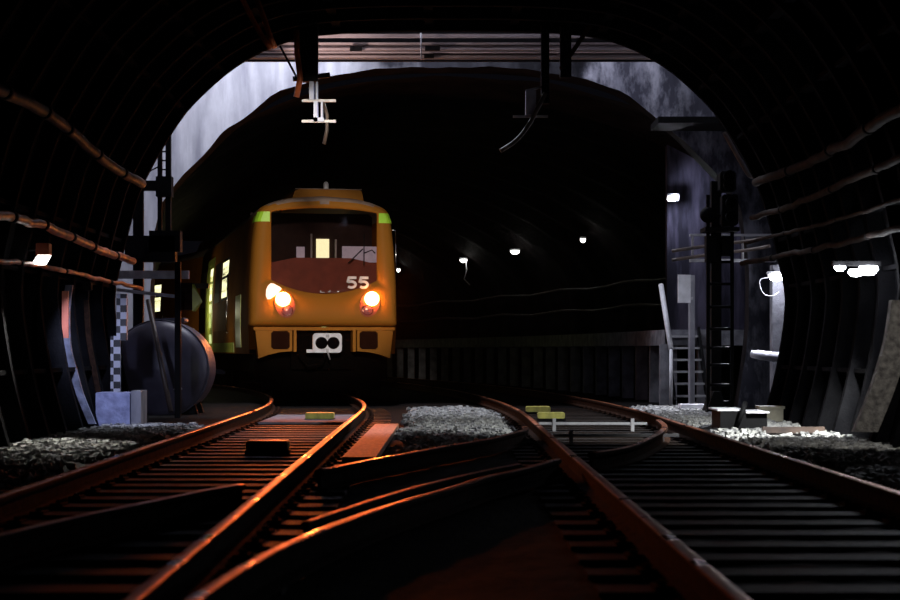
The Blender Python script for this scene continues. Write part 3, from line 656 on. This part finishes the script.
# left lamp
ll = empty('floodlight', P(41,258,19.4)); tag(ll, 'white floodlight in a reddish case on the left lining', 'lamp')
b = MB(); b.box((-.05,-.03,.03),(.09,.12,.16), bev=.01); b.build('case', M['lampred'], ll)
b = MB(); b.add([(-.09,-.05,-.07),(.03,-.05,-.07),(.09,-.03,.03),(-.03,-.03,.03),(-.09,.1,-.07),(.03,.1,-.07),(.09,.1,.03),(-.03,.1,.03)],[(0,1,2,3),(7,6,5,4),(0,4,5,1),(1,5,6,2),(2,6,7,3),(3,7,4,0)]); b.build('lens', emit('left_flood_glow',(1,.95,.9),6), ll)
b = MB(); b.tube([(0,.12,.1),(-.1,.15,.1),(-.28,.2,.1)],.02,8); b.build('arm', M['dark'], ll)

# ------------------------------------------------------------------ pipes and cables along the lining
def fit(px, py, ins):
    best = None
    for i in range(400):
        Y = 10+15.2*i/399; p = P(px,py,Y)
        c = Vector((abs(p.x), p.z-1.8)); w = half_w(p.z) if -.3 < p.z < 5.42 else 0
        if p.z >= 5.42: continue
        d = abs(abs(p.x)-(w-ins))
        if best is None or d < best[0]: best = (d,p)
    return best[1]
def lining_pipe(name, pxs, r, label, m, ins=.29, clamps=4, cat='pipe'):
    pts = smooth([fit(x,y,ins) for x,y in pxs], 8); r *= .82; sd = pxs[1][1]
    pts = [p+Vector((0,0,.035*noise.noise((p.y*1.3,sd,0))+.018*noise.noise((p.y*4,sd,5)))) for p in pts]; c = pts[len(pts)//2].copy()
    t = empty(name, c); tag(t, label, cat)
    b = MB(); b.tube([p-c for p in pts], r, 12); b.build('run', m, t)
    for k in range(clamps):
        i = int((k+.5)/clamps*(len(pts)-2)); a,d = pts[i], (pts[i+1]-pts[i]).normalized()
        b = MB(); b.tube([a-c-d*.05,a-c+d*.05], r*1.22, 12); b.build('clamp', M['cap'], t)
    return t
lining_pipe('cable_bundle', [(-30,75),(0,90),(45,112),(75,135),(110,165),(142,183)], .075, 'upper thick cable bundle sloping down the left lining', M['cable2'], clamps=6)
lining_pipe('cable_bundle', [(-30,208),(0,215),(32,222),(62,233),(85,243),(105,252),(133,261)], .062, 'orange glowing cable bundle on the left above the floodlight', M['ocable'], clamps=6)
lining_pipe('pipe', [(-30,257),(0,260),(28,264),(65,271),(100,279),(142,289)], .035, 'thin orange pipe level with the left floodlight', M['ocable'])
lining_pipe('cable_bundle', [(920,100),(895,112),(860,134),(830,152),(800,166),(756,183)], .07, 'uppermost cable bundle sloping along the right lining', M['dcable'])
lining_pipe('cable_bundle', [(920,152),(890,163),(850,180),(800,203),(752,218)], .05, 'middle cable bundle along the right lining', M['dcable'])
lining_pipe('pipe', [(920,225),(890,231),(830,246),(790,254),(742,264)], .045, 'lowest right pipe passing just above the lamp cluster', M['dcable'])
lining_pipe('pipe', [(920,195),(890,203),(830,222),(790,232),(745,243)], .03, 'slim dark conduit between two thicker runs on the right lining', M['dcable'], clamps=3)
for k,(xs,lab) in enumerate((([(236,-14),(243,0),(252,18),(262,36),(271,49)],'outer of two orange cables hanging from the crown'),([(250,-14),(257,0),(264,18),(270,36),(275,48)],'inner of two orange cables hanging from the crown'))):
    b = MB(); pts = smooth([P(x,y,20.5) for x,y in xs], 8); b.tube(pts,.032,10); tag(b.build('hanging_cable', M['ocable']), lab, 'cable')
b = MB(); b.box((P(690,0,29.3).x,29.25,P(0,262,29.3).z),(5.3,29.4,P(0,259,29.3).z)); b.box((P(690,0,29.3).x,29.25,P(0,236,29.3).z),(5.3,29.4,P(0,234,29.3).z))
for x in (692,742): b.box((P(x,0,29.3).x,29.3,P(0,262,29.3).z),(P(x+2,0,29.3).x,29.36,P(0,234,29.3).z))
tag(b.build('cable_tray', M['steel'], loc=(4.6,29.3,2.4)), 'two tier steel cable tray behind the signal mast', 'tray')
for k,(yy,lab) in enumerate(((247,'sagging cable on the tray behind the signal mast, upper'),(256,'sagging cable on the tray behind the signal mast, lower'))):
    b = MB(); b.tube(smooth([P(672,yy+4,29.2),P(700,yy,29.2),P(722,yy-3,29.1),P(748,yy-6,29.0),P(770,yy-10,28.8)],5),.028,8); tag(b.build('tray_cable', M['cable']), lab, 'cable')
b = MB(); b.tube(smooth([P(724,132,26),P(733,148,26),P(742,164,26),P(750,176,26),P(758,174,26)],6),.03,8); tag(b.build('hanging_cable', M['cable']), 'dark cable curling down above the signal heads', 'cable')
# plates / props on the left lining
def rib_strip(pxs, w, label, name, m, cat, ins=.24, dep=.04):
    pts = [fit(x,y,ins) for x,y in pxs]; b = MB(); pts = smooth(pts,4)
    for i in range(len(pts)-1):
        b.bar(pts[i], pts[i+1]+(pts[i+1]-pts[i])*.02, w, dep)
    return tag(b.build(name, m), label, cat)
def fitY(px, py, Y): return P(px,py,Y)
def strip_at(pxs, Y, w, label, name, m, cat, dep=.05):
    pts = smooth([P(x,y,Y) for x,y in pxs],4); b = MB()
    v = []; n = len(pts)
    for p in pts: v += [p+Vector((-w/2,0,0)),p+Vector((w/2,0,0)),p+Vector((w/2,dep,0)),p+Vector((-w/2,dep,0))]
    b.add(v, [(i*4+j,i*4+(j+1)%4,(i+1)*4+(j+1)%4,(i+1)*4+j) for i in range(n-1) for j in range(4)]+[(0,1,2,3),tuple(4*n-4+j for j in (3,2,1,0))])
    return tag(b.build(name, m), label, cat)
strip_at([(65,291),(65,312),(65,338)], 21.6, .075, 'upright reddish plate on the left lining', 'marker_plate', M['lampred'], 'plate')
strip_at([(69,285),(66,310),(67,345),(73,370),(80,395),(92,424)], 22.0, .09, 'curved blue grey steel rib standing behind the reddish plate', 'lining_rib', mat('blue_grey_steel',(.22,.24,.34),.5,0,(.06,.065,.09),6,bump=.3), 'rib')
strip_at([(904,300),(899,335),(892,362),(881,395),(866,432)], 18.0, .24, 'broad pale concrete rib curving down to the ballast at the right edge', 'lining_rib', mat('pitted_concrete',(.34,.32,.3),.9,0,(.12,.11,.11),14,bump=.9,bscale=40), 'rib', .12)
strip_at([(36,300),(34,330),(37,360),(44,395),(58,428)], 20.4, .06, 'dark curved rib left of the reddish plate', 'lining_rib', M['rust'], 'rib')
strip_at([(86,300),(88,335),(93,365),(98,392)], 23.0, .06, 'dark rusty rib between the blue grey rib and the checked post', 'lining_rib', M['rust'], 'rib')
b = MB(); p = P(121,345,23.6); b.box((p.x-.05,23.55,P(0,340,23.6).z),(p.x+.08,23.65,P(0,294,23.6).z)); b.box((p.x-.13,23.56,P(0,392,23.6).z),(p.x-.0,23.66,P(0,336,23.6).z)); 
b.box((p.x-.04,23.6,-.2),(p.x+.0,23.66,P(0,330,23.6).z)); tag(b.build('checked_post', M['checks'], loc=(p.x,23.6,-.2)), 'black and white checked post behind the pale blue block', 'post')
bx0, bx1 = P(98,0,22.6).x, P(132,0,22.6).x
b = MB(); b.box((bx0,22.45,-.14),(bx1,22.9,.32), bev=.012); tag(b.build('concrete_block', M['block'], loc=((bx0+bx1)/2,22.6,-.14)), 'pale blue concrete block on the ground by the left lining', 'block')
b = MB(); b.box((bx1+.005,22.5,-.14),(bx1+.13,22.95,.34)); tag(b.build('concrete_block', M['conc'], loc=(bx1+.06,22.7,-.14)), 'narrow grey slab leaning against the pale blue block right side', 'block')
# tank
tk = empty('tank', (P(159,0,26.4).x,26.4,-.12)); tag(tk, 'dull violet round tank lying by the left wall before the tunnel', 'tank')
tr = 48/1800*26.4; tz = P(0,369,26.4).z+.12
b = MB(); b.lathe([(.001,-.22),(tr*.5,-.19),(tr*.85,-.10),(tr*.97,-.03),(tr,.02),(tr,1.0),(tr*.8,1.15),(.001,1.2)], (0,0,tz),'y',48); b.build('shell', M['tank'], tk)
b = MB(); b.lathe([(tr+.002,.05),(tr+.025,.05),(tr+.025,.12),(tr+.002,.12)], (0,0,tz),'y',48); b.build('band', M['tank'], tk)
b = MB(); b.box((-.13,.1,tz+tr-.02),(.36,.5,tz+tr+.05), bev=.02); b.build('hatch', M['tank'], tk)
b = MB(); b.box((.12,-.18,tz-.30),(.36,-.13,tz-.27)); b.build('handle', M['steel'], tk)
for yy in (.15,.75):
    b = MB(); b.prism([(-.55,0),(.55,0),(.45,.35),(-.45,.35)], yy,yy+.15); b.build('saddle', M['dark'], tk)
# left posts
b = MB(); b.cyl(P(148,300,25.6), P(171,412,25.0), .035, 10); tag(b.build('leaning_pole', M['cable']), 'thin pole leaning in front of the tank', 'pole')
b = MB(); p = P(178,410,25.2); b.box((p.x-.04,25.15,-.15),(p.x+.04,25.25,P(0,262,25.2).z)); bb = tag(b.build('upright_post', M['dark'], loc=(p.x,25.2,-.15)), 'dark upright post in front of the tank right half', 'post')
sg = empty('trackside_signal', (P(186,0,25.5).x,25.5,P(0,300,25.5).z)); tag(sg, 'reddish boxed signal bracket on the post above the tank', 'signal')
b = MB(); b.box((-.09,-.08,-.14),(.10,.12,.24)); b.build('case', M['rust'], sg)
b = MB(); b.add([(.10,-.08,.22),(.13,-.08,.22),(.22,.1,-.02),(.10,-.08,-.16),(.13,.1,-.16),(.10,.1,.22)],[(0,1,2,3),(1,5,2),(3,2,4)]); b.build('hood', M['limed'], sg)
b = MB(); b.bar((-.14,0,.2),(.32,0,.2),.05,.07); b.build('bracket', M['cable'], sg)
# wall frame in front of the left head wall
lf = empty('trackside_rack', (P(160,0,26.8).x,26.8,-.15)); tag(lf, 'black frame of posts and junction box before the left head wall', 'frame')
ox = lf.location.x
def LF(x,y): p = P(x,y,26.8); return p.x-ox, p.z+.15
for x0,x1,ya,yb in ((133.5,143.5,186,412),(158,162,132,262),(166,171,122,262)):
    b = MB(); b.box((LF(x0,0)[0],-.05,max(0,LF(0,yb)[1])),(LF(x1,0)[0],.05,LF(0,ya)[1])); b.build('post', M['dark'], lf)
b = MB(); b.box((LF(157,0)[0],-.12,LF(0,197)[1]),(LF(172.5,0)[0],.1,LF(0,177)[1])); b.build('junction_box', M['dark'], lf)
b = MB(); b.box((LF(134,0)[0],-.08,LF(0,191)[1]),(LF(160,0)[0],.02,LF(0,181)[1])); b.build('arm', M['dark'], lf)
b = MB(); b.box((LF(126,0)[0],-.1,LF(0,262)[1]),(LF(176,0)[0],.15,LF(0,236)[1])); b.box((LF(150,0)[0],-.1,LF(0,252)[1]),(LF(181,0)[0],.15,LF(0,231)[1])); b.box((LF(128,0)[0],-.14,LF(0,258)[1]),(LF(146,0)[0],-.1,LF(0,244)[1])); b.build('equipment_tray', M['dark'], lf)
for yy in (143,151,160,169):
    b = MB(); b.box((LF(159,0)[0],-.03,LF(0,yy+1.2)[1]),(LF(170,0)[0],.03,LF(0,yy)[1])); b.build('rung', M['dark'], lf)
b = MB(); b.tube([(LF(143,0)[0],0,LF(0,174)[1]),(LF(150,0)[0],0,LF(0,171)[1]),(LF(158,0)[0],0,LF(0,167)[1])],.012,6); b.build('stay_wire', M['dark'], lf)
b = MB(); b.bar((LF(118,0)[0],-.1,LF(0,275)[1]),(LF(190,0)[0],-.1,LF(0,275)[1]),.05,.12); b.bar((LF(118,0)[0],-.1,LF(0,290)[1]),(LF(180,0)[0],-.1,LF(0,297)[1]),.05,.05); b.build('rail', M['steel'], lf)

# ------------------------------------------------------------------ girders across the shaft
def girder(y0, y1, Y, x0, x1, label, m, flange=True):
    a,c = P(x0,y1,Y), P(x1,y0,Y); a.x, c.x = -6.19, 6.19; b = MB()
    if flange:
        h = c.z-a.z; b.box((a.x,Y-.09,a.z),(c.x,Y+.09,a.z+.03)); b.box((a.x,Y-.09,c.z-.03),(c.x,Y+.09,c.z)); b.box((a.x,Y-.012,a.z),(c.x,Y+.012,c.z))
    else: b.box((a.x,Y-.05,a.z),(c.x,Y+.05,c.z))
    tag(b.build('girder', m, loc=((a.x+c.x)/2,Y,a.z)), label, 'girder')
girder(34.5,37.5,26.2,225,680,'thin upper steel girder across the open shaft', M['beam'], False)
girder(43.5,51,26.4,225,680,'middle pinkish girder across the open shaft', M['beam'])
girder(52,58.5,26.6,225,680,'lowest pinkish girder across the open shaft', M['beam'])
girder(59,61.5,26.9,225,690,'dark flat bar below the pinkish girders', M['dark'], False)
girder(24,61,27.0,0,0,'dark steel deck edge behind the pinkish girders',M['dark'],False)
for x,w,lab in ((421,1,'thin pale hanger rod tying the girders near the middle'),):
    b = MB(); b.cyl(P(x,33,26.05),P(x,60,26.05),.012,6); tag(b.build('hanger_rod', M['steel']), lab, 'rod')
def clip(x0,y0,x1,y1,Y,lab):
    a,c = P(x0,y1,Y),P(x1,y0,Y); b = MB(); b.box((a.x,Y-.03,a.z),(c.x,Y+.03,c.z)); b.box((a.x+.02,Y-.05,a.z+.02),(a.x+.05,Y-.03,a.z+.05)); tag(b.build('girder_clip', M['dark'], loc=(a.x,Y,a.z)), lab, 'clip')
clip(350,46.5,362,51,26.25,'small dark clip left on the middle girder'); clip(425,46,440,50.5,26.25,'small dark clip on the middle girder beside the hanger rod')
clip(424,54,434,58,26.45,'small dark clip on the lowest girder under the hanger rod')
# contact wire supports
def support(x0,x1,ya,yb,Y,label,orange):
    a = P((x0+x1)/2,ya,Y); t = empty('wire_support', a); tag(t, label, 'bracket')
    s = Y/F
    b = MB(); b.box((-(x1-x0)/2*s,-.08,-(yb-ya)*s),((x1-x0)/2*s,.08,0)); b.build('drop_post', M['dark'], t)
    return t, a, s
t,a,s = support(300,318,26,82,24.2,'black drop post with white insulator bracket at the crown left of centre',True)
b = MB(); b.tube([((297-309)*s,-.1,-6*s),((298-309)*s,-.12,-29*s),((301-309)*s,-.12,-54*s),((297-309)*s,-.1,-72*s)],.04,8); b.build('orange_cable', M['ocable'], t)
b = MB(); b.bar(((293-309)*s,0,-53*s),((330-309)*s,0,-49*s),.08,.06); b.bar(((280-309)*s,0,-20*s),((296-309)*s,0,-50*s),.03,.03); b.build('cross_arm', M['dark'], t)
b = MB(); b.box(((309.5-309)*s,-.06,-74*s),((314-309)*s,.06,-55*s)); b.box(((316-309)*s,-.04,-74*s),((318-309)*s,.04,-55*s)); b.box(((314-309)*s,-.07,-96*s),((318-309)*s,.07,-76*s)); b.box(((321-309)*s,-.04,-94*s),((323-309)*s,.04,-76*s)); b.box(((314-309)*s,-.07,-96*s),((324-309)*s,.07,-92*s)); tag(b.build('insulator', mat('bluish_porcelain',(.62,.7,.95),.5), t), 'white insulator bracket')
b = MB()
for yy in (-91,-111.5):
    b.bar(((302-309)*s,-.02,(yy+16)*s),((336-309)*s,-.02,(yy+16)*s),.04,.035)
tag(b.build('wire_clamp', M['steel'], t), 'pale steel bars')
b = MB(); b.tube([((323-309)*s,0,-76*s),((327-309)*s,0,-89*s),((327-309)*s,0,-104*s),((324-309)*s,0,-118*s)],.025,8); b.build('jumper_cable', M['cable'], t)
t,a,s = support(541,549,26,104,24.2,'black drop post right of centre with a pale box hung beside it',False)
b = MB(); b.box(((525.5-545)*s,-.06,-89*s),((536-545)*s,.06,-65*s)); tag(b.build('insulator', mat('pale_violet_enamel',(.42,.42,.52),.6), t), 'pale violet box')
b = MB(); b.bar(((513-545)*s,0,-90.5*s),((548-545)*s,0,-90.5*s),.04,.03); b.bar(((526-545)*s,0,-65*s),((545-545)*s,0,-60*s),.03,.03); b.build('wire_clamp', M['steel'], t)
b = MB(); b.tube(smooth([((545-545)*s,-.1,-68*s),((538-545)*s,-.1,-82*s),((527-545)*s,-.1,-102*s),((515-545)*s,-.1,-116*s),((500-545)*s,-.1,-126*s)],5),.03,8); b.build('jumper_cable', M['cable'], t)
t,a,s = support(560,571,26,78,24.5,'plain black drop post just right of the pale box post',False)
b = MB(); b.bar(((560-565)*s,-.09,-44*s),((606-565)*s,-.09,24*s),.06,.06); b.build('brace', M['rust'], t)
# far tunnel cables on the right wall
for k,(z,off,lab) in enumerate(((2.55,.35,'upper cable run along the far tunnel right wall'),(1.95,.3,'lower cable run along the far tunnel right wall'))):
    b = MB(); b.tube([(cx(y)+6.9-off,y,z+.04*math.sin(y)) for y in [34+1.5*i for i in range(27)]],.04,8); tag(b.build('cable_run', M['cable']), lab, 'cable')

# ------------------------------------------------------------------ lights
R = Matrix.Rotation(TH,3,'Z')
for px,py in ((282.5,299.5),(370,298.5)):
    loc = Vector((FX,FY,0))+R@Vector(((px-323.5)/55.5,-.16,.85+(350-py)/55.5))
    spot(loc, (-1.6, 20, -.15), 760, (1,.16,.03), 21, .9, .05)
    spot(loc, (loc.x*.5, 8, .2), 48, (1,.24,.07), 100, .8, .05)
def area(loc, to, e, col, sx, sy):
    l = bpy.data.lights.new('area','AREA'); l.energy = e; l.color = col; l.shape = 'RECTANGLE'; l.size = sx; l.size_y = sy
    o = bpy.data.objects.new('area', l); C.objects.link(o); o.location = loc
    o.rotation_euler = (Vector(to)-Vector(loc)).to_track_quat('-Z','Y').to_euler(); return o
area((-3.2,28.3,8.6), (-3.9,30,3.2), 330, (.86,.88,1), 1.6, .5)
area((2.9,28.5,8.8), (3.6,30,3.5), 80, (.86,.88,1), 1.2, .4)
area((-.3,28.4,9.0), (-.2,25.4,0), 430, (.84,.88,1), .8, .8)
spot((-.6,13.0,4.7), (-2.4,32.4,2.2), 6800, (1,.86,.70), 12, .5, .25)         # unseen fill spot added to brighten the train face
spot((-1.99,25.5,4.6),(-1.5,26.2,5.5), 75, (1,.76,.72), 110, .6, .05)       # unseen warm spot added to light the girders
q = P(776.5,281,28.1); spot((q.x-.05,q.y-.1,q.z-.12), (q.x-1.3,q.y-.8,-.1), 480, (.88,.9,1), 110, .6, .08)
q = P(930,300,15.5); spot(q, P(872,412,18.0), 55, (1,.96,.88), 70, .6, .05)      # unseen spot added beyond the frame to light the rib
spot(q, (2.3,10.5,-.2), 30, (.86,.9,1), 60, .6, .05)  # unseen cool spot added for gleams on rail and sleepers
q = P(856,273,18.9); spot((q.x,q.y,q.z-.12), (q.x-1.0,q.y+1.5,-.1), 800, (.95,.97,.94), 84, .5, .1)
q = P(41,262,19.3); spot((q.x,q.y-.08,q.z-.12), (q.x+.3,q.y-1.9,-.1), 420, (1,.97,.88), 52, .4, .05)
q = P(88,287,20.6); hl = empty('added_lamp', q); tag(hl, 'added hooded fill lamp under the left pipes turned towards the pale blue block', 'lamp')  # lamp added to light the block and rib from the front
b = MB(); b.box((-.05,-.08,-.04),(.05,.02,.05), bev=.01); b.build('hood', M['dark'], hl)
b = MB(); b.box((-.035,.021,-.03),(.035,.03,.04)); b.build('lens', M['bulb'], hl)
b = MB(); b.tube([(0,-.03,.05),(-.1,-.02,.12),(-.34,0,.16)],.012,6); b.build('arm', M['dark'], hl)
spot((q.x,q.y+.06,q.z), (q.x-.1,q.y+2.0,.25), 140, (.62,.68,1), 75, .6, .04)
for X,Y,Z,e in ((-6.35,42.6,1.9,16),(-5.25,36.2,1.2,3)):  # two hidden lamps added to light the train side
    px, py = 450+F*X/Y, HY-(Z-CAMH)*F/Y
    bulkhead(px,py,Y,.22,'added hidden lamp lighting the train door' if Y > 40 else 'added hidden low lamp lighting the train cab side',M['farbulb'],'tunnel_lamp',arm=False)
    l_ = plight(px,py,Y,e,(1,.93,.6),.06,-.12,0)

hm = bpy.data.materials.new('halo_haze'); hm.use_nodes = True; nt = hm.node_tree; nt.nodes.clear()  # haze added for the glow around the headlamps
o_ = nt.nodes.new('ShaderNodeOutputMaterial'); vs = nt.nodes.new('ShaderNodeVolumeScatter'); vs.inputs['Density'].default_value = .0026; vs.inputs['Anisotropy'].default_value = .75
vs.inputs['Color'].default_value = (1,.62,.5,1)
nt.links.new(vs.outputs[0], o_.inputs['Volume'])
b = MB(); b.box((-5.0,30.75,-.05),(2.2,33.4,5.0)); hz = b.build('haze', hm, loc=(-1.9,31.5,-.05)); tag(hz, 'faint haze added for the headlamp halo at the train front', 'haze', kind='stuff')

w = bpy.data.worlds.new('world'); S.world = w; w.use_nodes = True
w.node_tree.nodes['Background'].inputs['Color'].default_value = (.002,.002,.003,1); w.node_tree.nodes['Background'].inputs['Strength'].default_value = 1

cam = bpy.data.cameras.new('camera'); co = bpy.data.objects.new('camera', cam); C.objects.link(co)
co.location = (0,0,CAMH); co.rotation_euler = (PI/2,0,0); cam.lens = 72; cam.sensor_width = 36; cam.shift_y = 50/900
cam.clip_end = 300; cam.clip_start = .05
cam.dof.use_dof = True; cam.dof.focus_distance = 31; cam.dof.aperture_fstop = 3.2
S.camera = co
S.view_settings.view_transform = 'Standard'; S.view_settings.look = 'None'; S.view_settings.gamma = 1; S.view_settings.use_curve_mapping = False
S.view_settings.exposure = 0
S.cycles.use_denoising = True
